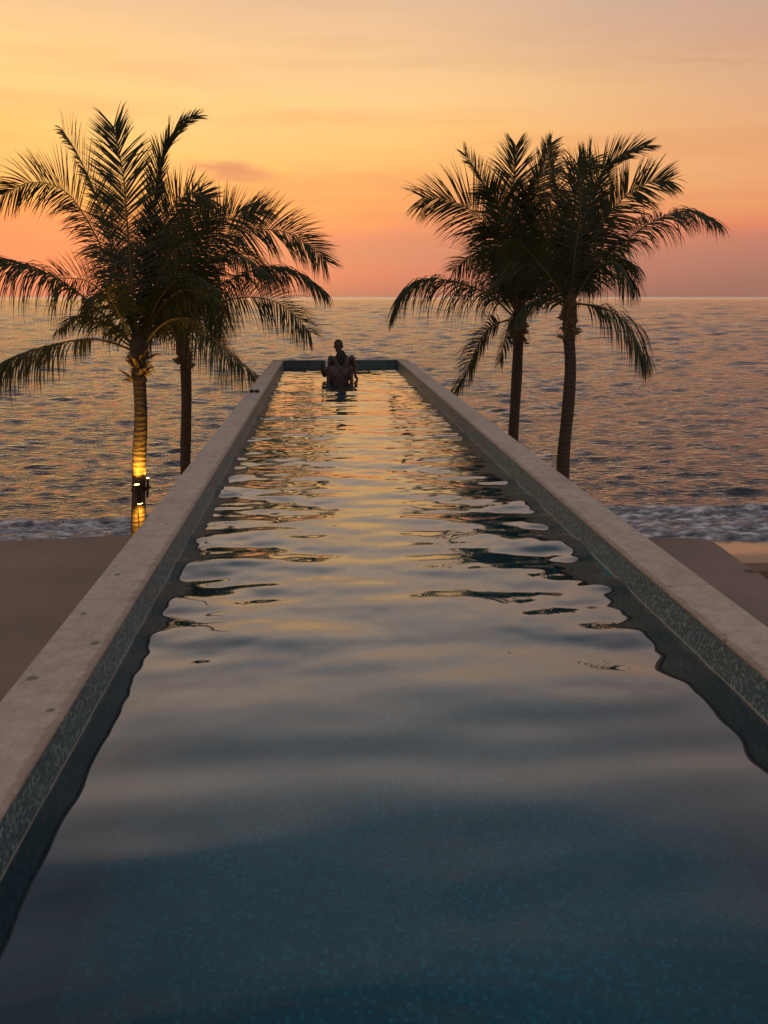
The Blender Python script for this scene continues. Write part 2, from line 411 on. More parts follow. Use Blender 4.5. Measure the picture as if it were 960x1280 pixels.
def mat_sand():
    t = NT('beach_sand'); p = t.pos(); s = t.sep(p)
    n = t.noise(p, 1.2, 5); f = t.noise(p, 55, 4, .7)
    wet = t.ramp(t.math('ADD', s[1], t.math('MULTIPLY', t.math('SUBTRACT', n, .5), .9)), [(0, (0, 0, 0)), (1, (1, 1, 1))])
    q = t.new('ShaderNodeMapRange'); t.l.new(t.math('ADD', s[1], t.math('MULTIPLY', t.math('SUBTRACT', n, .5), .5)), q.inputs[0])
    q.inputs[1].default_value = 16.3; q.inputs[2].default_value = 17.3; wet = q.outputs[0]
    c = t.mix(n, (.42, .27, .18), (.52, .34, .23)); c = t.mix(.4, c, t.ramp(f, [(.3, (.55,) * 3), (.7, (1,) * 3)]), 'MULTIPLY')
    c = t.mix(t.math('MULTIPLY', wet, .55), c, (.20, .13, .095))
    r = t.math('SUBTRACT', .9, t.math('MULTIPLY', wet, .72))
    t.set(Base_Color=c, Roughness=r, Normal=t.bump(t.math('ADD', n, t.math('MULTIPLY', f, .15)), .15, .02), IOR=1.6); return t.m
xs = np.linspace(-40, 40, 161); ys = np.linspace(2, 23.5, 90)
X, Y = np.meshgrid(xs, ys)
def beach_z(x, y): return -.02 + np.where(y > 17.4, (18.5 - y) * .05, .055 + (17.4 - y) * .12)
Zb = beach_z(X, Y) + .012 * np.sin(X * 1.7 + Y) + .02 * np.sin(X * .5)
tag(grid_mesh('beach', X, Y, Zb, mat_sand()), 'wet sand beach below the deck', 'sand', None, 'structure')

# low retaining wall on the beach at the right
rw = bmesh.new()
a = G(924, 703.5, 1.15)
box(rw, (a.x - .8, a.y - .45, -.3), (a.x + 9, a.y, 1.15), .02)
M_rw = plain('brown_render', (.17, .105, .07), .8, 10, .3, .3)
rwo = frombm('retaining_wall', rw, M_rw)
tag(rwo, 'low brown retaining wall at right edge beside the pink wet sand', 'wall')

# ------------------------------------------------------------------ sea
def mat_sea():
    t, mx, p = mat_water('sea_water', 1.42, (.018, .020, .024), ((2.6, (1, 2.4, 1), .5, .13, 5), (9, (1, 1.8, 1), .45, .04, 3)))
    s = t.sep(p)
    rq = t.new('ShaderNodeMapRange'); t.l.new(s[1], rq.inputs[0]); rq.inputs[1].default_value = 200; rq.inputs[2].default_value = 4000; rq.inputs[3].default_value = .06; rq.inputs[4].default_value = .35
    for n_ in t.n:
        if n_.type == 'BSDF_GLOSSY': t.l.new(rq.outputs[0], n_.inputs['Roughness'])
    # foam: breaking band near the shoreline
    n1 = t.noise(p, .55, 3); n2 = t.noise(t.mapping(p, scale=(.7, 1.5, 1)), 2.6, 7, .62); n3 = t.noise(t.mapping(p, scale=(1, 1.3, 1)), 11, 5, .7)
    y = t.math('ADD', s[1], t.math('MULTIPLY', t.math('SUBTRACT', n1, .5), 1.1))
    q = t.new('ShaderNodeMapRange'); t.l.new(y, q.inputs[0]); q.inputs[1].default_value = 21.7; q.inputs[2].default_value = 20.9; q.clamp = True
    n4 = t.noise(t.mapping(p, scale=(.6, 1.6, 1)), 1.5, 3)
    dens = t.math('MULTIPLY', q.outputs[0], t.math('ADD', .12, t.math('MULTIPLY', n4, .42)))
    v = t.math('ADD', t.math('ADD', t.math('MULTIPLY', n2, .6), t.math('MULTIPLY', n3, .4)), dens)
    v = t.math('SUBTRACT', v, .60)
    m = t.math('MULTIPLY', v, 4.0, clamp=True)
    m = t.math('MULTIPLY', m, t.math('MULTIPLY', q.outputs[0], 2.5, clamp=True))
    # thin scattered foam specks behind the breaker
    dif = t.new('ShaderNodeBsdfDiffuse')
    t.l.new(t.ramp(n2, [(.36, (.09, .10, .13)), (.5, (.26, .27, .31)), (.66, (.75, .73, .76))]), dif.inputs[0])
    t.l.new(t.bump(n2, .6, .15), dif.inputs['Normal'])
    m2 = t.new('ShaderNodeMixShader'); t.l.new(m, m2.inputs[0]); t.l.new(mx.outputs[0], m2.inputs[1]); t.l.new(dif.outputs[0], m2.inputs[2])
    t.l.new(m2.outputs[0], t.out.inputs[0])
    return t.m
rr = [17.0]
while rr[-1] < 24000: rr.append(rr[-1] * (1.0056 if rr[-1] < 1500 else 1.03))
r_ = np.array(rr); th = np.radians(np.linspace(-62, 62, 620))
TT, RR = np.meshgrid(th, r_)
# straight shoreline: rows are lines of equal y near the shore
X = np.tan(TT) * RR; Y = RR.copy()
rs = np.random.RandomState(5)
Z = np.zeros_like(X); cell = np.maximum(np.gradient(r_)[:, None], RR * .0035)
DX = np.zeros_like(X)
for i in range(70):
    lam = .5 * (7 / .5) ** (rs.rand() ** 1.3)
    ang = rs.normal(0, .30) + (.12 if lam > 3 else 0)
    k = 2 * math.pi / lam
    sl = rs.uniform(.010, .017) * (.65 if lam > 2.2 else 1) * (1.0 if lam < 4 else .75)
    fade = np.clip((lam / cell - 2.5) / 3.0, 0, 1)
    ph = k * (X * math.sin(ang) + Y * math.cos(ang)) + rs.rand() * 6.28
    grp = .6 + .6 * np.sin(X * rs.uniform(.05, .3) + rs.rand() * 6) * np.sin(Y * rs.uniform(.05, .3) + rs.rand() * 6)
    Z += fade * grp * sl / k * (np.sin(ph) + .22 * np.sin(2 * ph + 1.57))
def blur(A, s, ax):
    k = np.exp(-.5 * (np.arange(-int(3 * s) - 1, int(3 * s) + 2) / s) ** 2); k /= k.sum()
    return np.apply_along_axis(lambda v: np.convolve(v, k, 'same'), ax, A)
cellr = np.gradient(r_)[:, None] * np.ones_like(X)
for (sr, sc2, slp) in ((.7, 2.2, .11), (1.3, 4.2, .025)):
    W = blur(blur(rs.randn(*X.shape), sr, 0), sc2, 1)
    g_ = np.gradient(W, axis=0); W *= slp / g_.std()
    A_ = W * cellr; lim = .5
    Z += lim * np.tanh(A_ / lim)
# a few steeper short-crested swells seen dark in the photograph
def swell(x0, y0, h, wx, wy, Z):
    u = (X - x0) / wx; v = (Y - y0 - .05 * (X - x0) * math.sin(x0)) / wy
    return Z + h * np.exp(-u * u) * (np.exp(-v * v) - .35 * np.exp(-(v + 1.6) ** 2))
for (px, py, h, wx, wy) in ((35, 552, .22, 1.5, .5), (105, 568, .14, 1.4, .5), (140, 560, .12, 2, .5), (60, 585, .1, 1, .4), (860, 614, .12, 4.0, .5), (800, 630, .10, 1.8, .35),
                            (935, 612, .15, 2.5, .5), (20, 520, .15, 2, .6), (880, 575, .1, 2, .5), (300, 545, .1, 2, .5), (850, 470, .2, 3, 1), (760, 480, .2, 3, 1), (930, 500, .2, 3, 1), (60, 610, .1, 1.2, .35)):
    g = G(px, py, 0); Z = swell(g.x, g.y, h * .28, wx * .8, wy * .5, Z)
shore = np.clip((Y - 19.0) / 4.0, .12, 1)
Z *= shore
wob = .35 * np.sin(X * .35 + .6) + .15 * np.sin(X * 1.1)
Z += .17 * np.exp(-((Y - 21.5 - wob) / .35) ** 2) * (.75 + .25 * np.sin(X * .5 + 2))      # breaker lip
foamz = .035 * np.sin(X * 7.3 + 2 * np.sin(Y * 5.1)) * np.sin(Y * 8.7 + 1.5 * np.sin(X * 4.1)) + .02 * np.sin(X * 15 + Y * 9) * np.sin(Y * 17 - X * 6)
Z += foamz * np.clip((21.6 - Y) / .8, 0, 1)
Z += .06 * np.clip((21.4 - Y) / 1.5, 0, 1) * np.clip((Y - 18.5 - .12 * np.sin(X * .8 + 1)) / .25, 0, 1)
edge = 18.45 + .12 * np.sin(X * .8 + 1) + .1 * np.sin(X * 2.3)
Z = np.where(Y < edge, Z - .25 * np.clip((edge - Y) / .2, 0, 1), Z)
sea = grid_mesh('sea', X, Y, Z, mat_sea())
tag(sea, 'open sea under the sunset with foam at the shoreline', 'sea', None, 'structure')

# ------------------------------------------------------------------ palms
def mat_leaf():
    t = NT('palm_leaflet'); p = t.pos()
    n = t.noise(p, 2.0, 3); f = t.noise(p, 25, 2)
    c = t.ramp(n, [(.3, (.022, .032, .007)), (.55, (.040, .050, .011)), (.75, (.085, .072, .020))])
    c = t.mix(.3, c, t.ramp(f, [(.3, (.4,) * 3), (.7, (1,) * 3)]), 'MULTIPLY')
    t.set(Base_Color=c, Roughness=.6)
    tr = t.new('ShaderNodeBsdfTranslucent'); tr.inputs[0].default_value = (.06, .06, .010, 1)
    mx = t.new('ShaderNodeMixShader'); mx.inputs[0].default_value = .28
    t.l.new(t.b.outputs[0], mx.inputs[1]); t.l.new(tr.outputs[0], mx.inputs[2]); t.l.new(mx.outputs[0], t.out.inputs[0])
    return t.m
def mat_trunk():
    t = NT('palm_trunk'); p = t.pos(); z = t.sep(p)[2]
    n = t.noise(t.mapping(p, scale=(1.6, 1.6, 2.6)), 2.2, 5); n2 = t.noise(t.mapping(p, scale=(1, 1, 4)), 22, 4, .7)
    w = t.math('SINE', t.math('ADD', t.math('MULTIPLY', z, 66), t.math('MULTIPLY', n, 13)))
    c = t.ramp(n2, [(.3, (.032, .022, .015)), (.7, (.085, .062, .042))])
    c = t.mix(t.ramp(w, [(.0, (0, 0, 0)), (.80, (0, 0, 0)), (.95, (.9,) * 3)]), c, (.03, .022, .016))
    t.set(Base_Color=c, Roughness=.85, Normal=t.bump(t.math('ADD', t.math('MULTIPLY', w, .35), n2), .6, .02)); return t.m
M_leaf = mat_leaf(); M_trunk = mat_trunk()
M_rachis = plain('frond_rachis', (.10, .075, .028), .5, 12, .3, .1)
M_fibre = plain('palm_fibre', (.07, .045, .025), .9, 40, .5, .8)
M_husk = plain('palm_husk', (.15, .10, .04), .7, 15, .4, .3)

def make_frond(name, parent, pts, leafL, roll, droop, seed, fold=.0, wid=.023, spread=1.0, start=.16):
    """pts: 3-D control points of the rachis. Two rows of leaflets."""
    rg = random.Random(seed)
    path, L = smooth_path(pts, 46)
    V = []; Fc = []; mats = []
    h = path[-1] - path[0]; h = Vector((h.x, h.y, 0))
    if h.length < .3: h = Vector((h.x, h.y + .3, 0))
    s0 = h.normalized().cross(Vector((0, 0, 1))).normalized()
    def at(u):
        f = u * (len(path) - 1); i = min(int(f), len(path) - 2); return path[i].lerp(path[i + 1], f - i), (path[i + 1] - path[i]).normalized()
    # rachis: a tapering, flattened tube
    seg = 5
    for i, p_ in enumerate(path):
        u = i / (len(path) - 1); r = lerp(.040, .006, u ** .6) if u > .0 else .05
        t_ = (path[min(i + 1, 45)] - path[max(i - 1, 0)]).normalized()
        s = (s0 - t_ * s0.dot(t_)).normalized(); n_ = s.cross(t_)
        for k in range(seg):
            a = k * 2 * math.pi / seg; V.append(p_ + s * math.cos(a) * r + n_ * math.sin(a) * r * .7)
        if i:
            b = (i - 1) * seg
            for k in range(seg):
                Fc.append((b + k, b + (k + 1) % seg, b + seg + (k + 1) % seg, b + seg + k)); mats.append(1)
    n = int(L * (1 - start) / .021)
    torn = rg.uniform(.2, .9)
    for side_ in (-1, 1):
        jit = Vector((0, 0, 0)); left = 0; gap = False
        for j in range(n):
            if left <= 0:
                left = rg.randint(4, 12); jit = Vector((rg.gauss(0, .045), rg.gauss(0, .045), rg.gauss(0, .045))); gap = rg.random() < .07; ls = rg.uniform(.85, 1.08); da_ = rg.uniform(-7, 7)
            left -= 1
            if gap and left < 4: continue
            u = start + (1 - start) * (j + rg.uniform(-.35, .35) + .5) / n
            u = min(.998, max(start, u))
            if rg.random() < .03: continue
            p_, t_ = at(u)
            s = (s0 - t_ * s0.dot(t_)).normalized()
            q = Matrix.Rotation(roll, 3, t_) @ s
            v = (u - start) / (1 - start)
            ln = (1.16 + .12 * min(1, droop)) * leafL * (min(1, .45 + 2.2 * v)) * (1 - .5 * max(0, (v - .5) / .5) ** 1.8) * rg.uniform(.86, 1.1) * ls
            nrm = q.cross(t_); 
            if nrm.z < 0 and abs(roll) < .6: nrm = -nrm
            # leaflets leave the rachis at 60 deg near the base and 25 deg at the tip, in a shallow V
            an = R(lerp(74, 30, v ** 1.2) * spread + rg.uniform(-5, 5) + da_)
            d = t_ * math.cos(an) + q * side_ * math.sin(an) * (1 - .3 * abs(fold)) + nrm * (.22 + fold)
            d = (d + jit + Vector((rg.gauss(0, .05), rg.gauss(0, .05), rg.gauss(0, .05)))).normalized()
            wv = (nrm * .3 + t_ * .9).normalized()
            w0 = wid * rg.uniform(.8, 1.15)
            pc = p_.copy(); base = len(V); K = 5; dd = d.copy(); dr_ = (droop + .07) * rg.uniform(.6, 1.5)
            if rg.random() < .05: dr_ *= 2.2
            for k in range(K + 1):
                f = k / K; ww = w0 * (.5 + 2.2 * f if f < .23 else 1.0 - ((f - .23) / .77) ** 1.7) * .5
                if k == K: V.append(pc.copy())
                else:
                    wq = (wv - dd * wv.dot(dd)).normalized()
                    V.append(pc + wq * ww); V.append(pc - wq * ww)
                dd = (dd + Vector((0, 0, -1)) * dr_ * (.26 + .32 * f)).normalized()
                pc = pc + dd * ln / K
            for k in range(K - 1):
                b = base + 2 * k; Fc.append((b, b + 1, b + 3, b + 2)); mats.append(0)
            b = base + 2 * (K - 1); Fc.append((b, b + 1, b + 2)); mats.append(0)
    me = bpy.data.meshes.new(name); me.from_pydata(V, [], Fc); me.materials.append(M_leaf); me.materials.append(M_rachis)
    me.polygons.foreach_set('material_index', mats); me.update()
    return link(name, me, None, parent, False)

def palm(label, D, trunk_px, widths, base_px, fronds, fillers, seed, lit=False):
    """trunk_px: pixel track of the trunk downwards at distance D; carried on to the sand below"""
    rg = random.Random(seed)
    tr = [P(x, y, D) for x, y in trunk_px]
    gz = float(beach_z(0, D)) - .25
    last, prev = tr[-1], tr[-2]; dirn = (last - prev).normalized()
    bot = last + Vector((dirn.x / abs(dirn.z) * .4, 0, -1)) * (last.z - gz)
    root = empty('palm_tree', (bot.x, D, gz + .25))
    tag(root, label, 'palm tree', 'coconut palms either side of the pool')
    pts, L = smooth_path(tr + [bot], 120)
    bm = bmesh.new(); seg = 18; rings = []
    k = F / D
    for i, p_ in enumerate(pts):
        u = i / 119
        w = lerp(widths[0], widths[1], min(1, u * 1.6)) / 2 / k * (1 + .35 * max(0, (u - .85) / .15) ** 2)
        z = p_.z
        ringp = (z * 9 + .6 * math.sin(z * 3)) % 1.0
        w *= 1 + .055 * (ringp ** 2) - .02 + .03 * math.sin(z * 4.1 + seed)
        rings.append([bm.verts.new(p_ + Vector((math.cos(a) * w, math.sin(a) * w, .012 * math.sin(a * 3 + z * 5)))) for a in [q * 2 * math.pi / seg for q in range(seg)]])
    for a, b in zip(rings, rings[1:]):
        for q in range(seg): bm.faces.new((a[q], b[q], b[(q + 1) % seg], a[(q + 1) % seg]))
    bm.faces.new(rings[0]); bm.faces.new(rings[-1][::-1])
    frombm('trunk', bm, M_trunk, root, True)
    # fibrous head with old leaf bases
    c0 = P(*base_px, D); top = tr[0]
    hd = bmesh.new(); wt = widths[0] / 2 / k
    mid = (c0 + top) / 2
    hp, _ = smooth_path([top + Vector((0, 0, -.10)), top + Vector((0, 0, .05)), mid, c0 + Vector((0, 0, .05)), c0 + Vector((0, 0, .35))], 22)
    prof = [1.0, 1.15, 1.28, 1.2, .7]
    tube(hd, hp, [wt * (lerp(prof[int(i / 21 * 3.999)], prof[int(i / 21 * 3.999) + 1], (i / 21 * 3.999) % 1)) * rg.uniform(.9, 1.12) for i in range(22)], 14)
    bmesh.ops.subdivide_edges(hd, edges=hd.edges[:], cuts=1)
    for v in hd.verts: v.co += noise.noise_vector(v.co * 9) * .04
    frombm('fibre_head', hd, M_fibre, root, False)
    stub = bmesh.new()
    for i in range(30):
        a = rg.uniform(0, 6.28); hz = rg.uniform(-.05, .75) ; b = lerp(top.z - .05, c0.z, hz); cx = lerp(top.x, c0.x, hz)
        r0 = wt * 1.2; o = Vector((cx + math.cos(a) * r0, D + math.sin(a) * r0, b))
        dv = Vector((math.cos(a) * rg.uniform(.6, 1.2), math.sin(a) * rg.uniform(.6, 1.2), rg.uniform(.1, 1.0))); ln = rg.uniform(.08, .26) if lit else rg.uniform(.04, .13)
        tube(stub, [o, o + dv * ln * .5, o + dv * ln + Vector((0, 0, -.03))], [.035, .025, .006], 5)
    for i in range(60):                             # hanging fibres
        a = rg.uniform(0, 6.28); b = rg.uniform(top.z - .05, c0.z + .1); o = Vector((c0.x + math.cos(a) * wt * 1.4, D + math.sin(a) * wt * 1.4, b))
        dv = Vector((math.cos(a) * .5, math.sin(a) * .5, rg.uniform(-1, .2))); ln = rg.uniform(.08, .25)
        tube(stub, [o, o + dv * ln * .6, o + dv * ln + Vector((0, 0, -.05))], [.006, .004, .002], 3)
    frombm('leaf_stub', stub, M_husk, root, False)
    for i, f in enumerate(fronds):
        px, dep, leafL, roll, droop = f[:5]; kw = f[5] if len(f) > 5 else {}
        n = len(px); pts3 = []
        for j, (x, y) in enumerate(px):
            u = j / (n - 1); pts3.append(P(x, y, D + dep * u ** 1.1))
        make_frond('frond', root, [c0 + (pts3[0] - c0) * .5] + pts3[1:], leafL, R(roll), droop, seed * 100 + i, **kw)
    for i, (az, el, ln) in enumerate(fillers):      # fronds towards and away from the camera that fill the crown out
        a = R(az); out_ = Vector((math.sin(a), -math.cos(a), 0))
        e_ = R(el); d0 = out_ * math.cos(e_) + Vector((0, 0, math.sin(e_)))
        p0 = c0 + out_ * .05; p1 = p0 + d0 * ln * .4; p2 = p1 + (d0 + out_ * .35 + Vector((0, 0, -.35))).normalized() * ln * .35
        p3 = p2 + (d0 * .6 + out_ * .6 + Vector((0, 0, -.9))).normalized() * ln * .3
        make_frond('frond', root, [p0, p1, p2, p3], ln * .24, 0, .9, seed * 100 + 50 + i)
    return root, c0, tr

PL1 = palm('tall front left palm with its trunk lit yellow by lamps', 16.0, [(174, 470), (176, 520), (174, 580), (173, 640), (173, 668)], (15.5, 18), (174, 437), [
    ([(172, 440), (150, 365), (117, 290), (82, 240), (40, 228), (2, 244)], .8, .85, 78, .10),
    ([(170, 436), (128, 392), (78, 352), (30, 330), (-30, 314)], -.6, 1.05, 8, 1.0),
    ([(166, 442), (138, 428), (108, 424), (60, 432), (12, 448), (-35, 476)], -.5, .82, 5, 1.5, dict(start=.26)),
    ([(172, 440), (166, 370), (160, 290), (154, 220), (142, 158)], -.7, .82, 10, .05),
    ([(170, 436), (148, 340), (122, 250), (98, 195), (78, 162)], .5, .80, 60, .15),
    ([(175, 436), (186, 340), (192, 260), (200, 205), (218, 163), (246, 145)], .3, .42, 70, .05, dict(spread=.55)),
    ([(175, 436), (198, 340), (208, 275), (232, 244), (262, 248)], 1.2, .72, 80, .05),
    ([(171, 436), (140, 380), (110, 352), (80, 348), (58, 350)], 1.0, .62, 70, .1),
    ([(178, 440), (200, 408), (228, 398), (262, 420), (290, 445), (316, 468)], -1.6, .72, 12, 1.5),
    ([(172, 436), (160, 370), (140, 300), (118, 240)], 1.4, .8, 80, .2),
    ([(176, 436), (192, 370), (212, 320), (240, 300)], -1.0, .8, 50, .6),
    ([(176, 436), (200, 385), (232, 362), (262, 378), (272, 410)], -.8, .8, 20, 1.2),
    ([(172, 436), (150, 395), (132, 365), (112, 372)], -1.2, .7, 30, 1.2),
    ([(172, 440), (156, 428), (134, 410), (110, 400)], -.3, .05, 0, .2, dict(start=.5)),
    ], [(60, 62, 2.4), (200, 70, 3.0), (160, 55, 2.8), (240, 35, 2.0)], 3, True)
PL2 = palm('palm behind the lit one, plain brown trunk beside the left rim', 18.6, [(232, 455), (233, 500), (232, 560), (232, 592)], (13, 13), (228, 430), [
    ([(228, 430), (224, 360), (262, 305), (310, 288), (353, 289), (384, 304), (408, 328)], -.6, .85, 74, .12),
    ([(230, 430), (256, 372), (296, 346), (332, 334), (368, 338), (402, 362)], .6, .85, 15, 1.0),
    ([(230, 430), (250, 390), (290, 374), (330, 373), (362, 388), (388, 416)], -.9, .85, 48, .35),
    ([(228, 430), (220, 348), (242, 308), (268, 264)], .3, .75, 80, .1),
    ([(228, 430), (222, 340), (232, 280), (250, 244)], 1.0, .8, 70, .1),
    ([(230, 430), (244, 340), (276, 280), (330, 262)], 1.6, .8, 60, .2),
    ([(230, 430), (245, 385), (262, 372), (276, 396), (276, 425)], -1.0, .75, 10, 1.6),
    ([(228, 430), (214, 350), (200, 290), (186, 240)], .5, .9, 60, .1),
    ([(228, 430), (206, 392), (188, 398), (182, 430)], -.6, .7, 10, 1.5),
    ([(228, 430), (216, 370), (206, 320), (204, 280)], -.8, .8, 25, .3),
    ([(230, 430), (252, 385), (268, 350), (280, 325)], -.4, .7, 40, .4),
    ([(230, 430), (240, 360), (262, 325), (300, 320), (340, 345)], -1.3, .8, 20, .9),
    ], [(180, 62, 2.6), (210, 45, 2.2), (345, 30, 1.6)], 4)
PR1 = palm('palm at right nearer the pool with a frond drooping beside its trunk', 18.6, [(648, 425), (646, 470), (643, 520), (641, 556)], (13, 13.5), (649, 398), [
    ([(646, 398), (638, 392), (614, 370), (585, 357), (551, 349), (525, 350), (506, 363), (495, 384)], -.6, .92, 14, 1.1),
    ([(645, 402), (632, 401), (612, 410), (597, 432), (582, 466), (568, 490)], -.8, .62, 65, .5, dict(start=.2)),
    ([(646, 396), (630, 335), (613, 288), (584, 260), (556, 249), (528, 247)], .4, .92, 72, .18),
    ([(646, 396), (630, 315), (614, 255), (600, 220), (580, 192)], .5, .48, 60, .05, dict(spread=.7)),
    ([(648, 396), (640, 310), (642, 235), (645, 182)], -.8, .70, 10, .05),
    ([(650, 396), (660, 300), (672, 235), (688, 180)], .8, .6, 60, .1),
    ([(648, 396), (640, 340), (622, 300), (598, 290)], -.9, .75, 50, .4),
    ([(650, 396), (668, 340), (682, 300), (690, 262)], .7, .75, 50, .2),
    ([(648, 396), (652, 330), (656, 280), (660, 235)], -.6, .7, 20, .1),
    ([(650, 396), (668, 350), (700, 332), (738, 352)], .9, .8, 20, 1.1),
    ([(646, 396), (620, 340), (590, 322), (566, 338)], 1.2, .8, 55, .5),
    ([(647, 402), (640, 396), (633, 418), (624, 455)], -.9, .36, 10, 1.2),
    ([(645, 396), (636, 384), (627, 370)], -.2, .08, 0, .2, dict(start=.5)),
    ([(648, 396), (640, 320), (625, 260), (612, 235)], -1.0, .8, 40, .2),
    ], [(190, 66, 2.3), (165, 48, 2.2)], 5)
PR2 = palm('rightmost palm with a dark curved trunk against the sea', 17.0, [(711, 420), (713, 460), (710, 510), (705, 560), (703, 602)], (14, 17), (712, 384), [
    ([(714, 384), (724, 380), (754, 385), (773, 395), (788, 410), (800, 434), (805, 448)], -.5, .85, 22, .95),
    ([(714, 382), (735, 345), (769, 315), (797, 289), (831, 270), (860, 263), (884, 270), (896, 277)], .4, .70, 18, .75, dict(start=.3)),
    ([(714, 382), (732, 320), (750, 284), (781, 246), (809, 229), (836, 226)], .6, .70, 78, .12),
    ([(713, 382), (722, 305), (738, 252), (752, 216), (778, 192), (808, 182)], -.3, .58, 66, .05, dict(spread=.6)),
    ([(712, 382), (704, 290), (694, 225), (690, 188)], .8, .62, 30, .1),
    ([(713, 382), (716, 290), (722, 235), (738, 200)], .6, .8, 45, .1),
    ([(710, 382), (688, 345), (655, 335), (622, 356)], .9, .8, 20, 1.0),
    ([(711, 384), (701, 380), (688, 373), (668, 376), (652, 388), (643, 404)], -1.2, .46, 26, 1.0, dict(wid=.03)),
    ([(714, 382), (745, 335), (770, 328), (788, 350)], -.6, .85, 15, 1.2),
    ([(714, 382), (736, 330), (752, 290), (762, 262)], 1.0, .75, 60, .2),
    ([(710, 382), (692, 330), (676, 280), (655, 250)], 1.0, .85, 60, .2),
    ([(714, 382), (730, 340), (760, 318), (790, 330)], 1.2, .75, 20, .9),
    ([(711, 382), (694, 320), (682, 260), (676, 215)], .9, .75, 50, .15),
    ([(712, 382), (718, 320), (726, 262), (722, 205)], -.7, .70, 20, .12),
    ([(710, 382), (690, 350), (664, 318), (648, 300)], -.8, .75, 40, .5),
    ], [(170, 66, 2.4), (195, 48, 2.2)], 6)

# ------------------------------------------------------------------ trunk lamps
def emis(name, col, s):
    t = NT(name); t.set(Base_Color=(.8, .7, .4), Emission_Color=col, Emission_Strength=s, Roughness=.3); return t.m
M_metal = plain('dark_lamp_metal', (.035, .03, .028), .45, 60, .3, .1, Metallic=.6)
M_lens = emis('lit_lens', (1, .62, .16), 14.0)
def spot_at(o, d, e, ang, parent, blend=.8):
    l = bpy.data.lights.new('lamp_light', 'SPOT'); l.energy = e; l.color = (1, .45, .04); l.spot_size = R(ang); l.spot_blend = blend; l.shadow_soft_size = .03
    q = bpy.data.objects.new('lamp_light', l); COL.objects.link(q); q.parent = parent
    q.location = o - parent.location; q.rotation_euler = d.to_track_quat('-Z', 'Y').to_euler()
def uplight(label, a, b, rad, both, aim_top, e1, e2):
    """a = top end, b = bottom end of the cylinder"""
    root = empty('trunk_lamp', b); tag(root, label, 'lamp', 'lamps strapped to the palm trunk')
    d = (a - b).normalized()
    bm = bmesh.new(); tube(bm, [b, b + d * .01, b + d * .05, a - d * .05, a - d * .01, a], [rad * .85, rad, rad, rad, rad * 1.12, rad * 1.12], 20)
    frombm('housing', bm, M_metal, root, False)
    ends = [(a, d, e1)] + ([(b, -d, e2)] if both else [])
    for (o, dd, e) in ends:
        bm = bmesh.new(); tube(bm, [o + dd * .003, o + dd * .010, o + dd * .016], [rad * .92, rad * .85, rad * .45], 18); frombm('lens', bm, M_lens, root, True)
        spot_at(o + dd * .03, (aim_top if dd.z > 0 else Vector((0, .16, -1))).normalized(), e, 130, root, 1.0)
    bm = bmesh.new(); box(bm, (min(a.x, b.x) + .0, min(a.y, b.y) + rad * .9, (a.z + b.z) / 2 - .02), (max(a.x, b.x) + .02, max(a.y, b.y) + rad * .9 + .10, (a.z + b.z) / 2 + .02), .003)
    frombm('bracket', bm, M_metal, root)
    return root
D1 = 16 - .30
uplight('larger lamp on the front of the lit trunk, shining up and down', P(171, 606, D1), P(175, 629, D1 + .0), .05, True, Vector((.04, .09, 1)), 260, 190)
uplight('slim lamp on the right side of the lit trunk, shining upward', P(184.8, 598, 15.93), P(184.2, 622, 15.93), .024, False, Vector((-.08, .04, 1)), 30, 0)
bm = bmesh.new(); cp = [P(173.5, 630, D1), P(173.2, 636, D1 + .10), P(173.4, 645, D1 + .135), P(174, 660, D1 + .145), P(173.6, 690, D1 + .145), P(174, 760, D1 + .13)]
cp, _ = smooth_path(cp, 20); tube(bm, cp, .008, 6)
tag(frombm('lamp_cable', bm, M_metal), 'thin dark cable running down the lit trunk', 'cable')
bm = bmesh.new(); zc = P(175, 616, D1).z; c_ = P(174, 616, 16)
for rr_ in (zc,):
    N = 28
    vs = [[bm.verts.new((c_.x + math.cos(q * 6.2832 / N) * (.146 + k * .003), 16 + math.sin(q * 6.2832 / N) * (.146 + k * .003), zc + dz)) for q in range(N)] for k, dz in ((0, -.015), (1, -.015), (1, .015), (0, .015))]
    for i in range(4):
        for q in range(N): bm.faces.new((vs[i][q], vs[i][(q + 1) % N], vs[(i + 1) % 4][(q + 1) % N], vs[(i + 1) % 4][q]))
tag(frombm('lamp_strap', bm, M_metal), 'dark strap round the lit trunk behind its lamps', 'strap')

# ------------------------------------------------------------------ people
def capsule(bm, a, b, r0, r1, seg=14):
    a = Vector(a); b = Vector(b); d = (b - a); L = d.length; d.normalize(); x, y = frame(d); rings = []
    for (o, r, s) in ((a, r0, -1), (b, r1, 1)):
        for q in (range(5) if s < 0 else range(4, -1, -1)):
            th = q / 4 * math.pi / 2 if True else 0
            c = o + d * (s * r * math.cos(th)); rr_ = max(1e-4, r * math.sin(th))
            rings.append([bm.verts.new(c + (x * math.cos(k * 6.28318 / seg) + y * math.sin(k * 6.28318 / seg)) * rr_) for k in range(seg)])
    for p, q in zip(rings, rings[1:]):
        for k in range(seg): bm.faces.new((p[k], p[(k + 1) % seg], q[(k + 1) % seg], q[k]))
    bm.faces.new(rings[0][::-1]); bm.faces.new(rings[-1])
def ellipsoid(bm, c, r, rot=None, sub=3):
    q = bmesh.ops.create_icosphere(bm, subdivisions=sub, radius=1)
    for v in q['verts']:
        p = Vector((v.co.x * r[0], v.co.y * r[1], v.co.z * r[2]))
        v.co = (rot @ p if rot else p) + Vector(c)
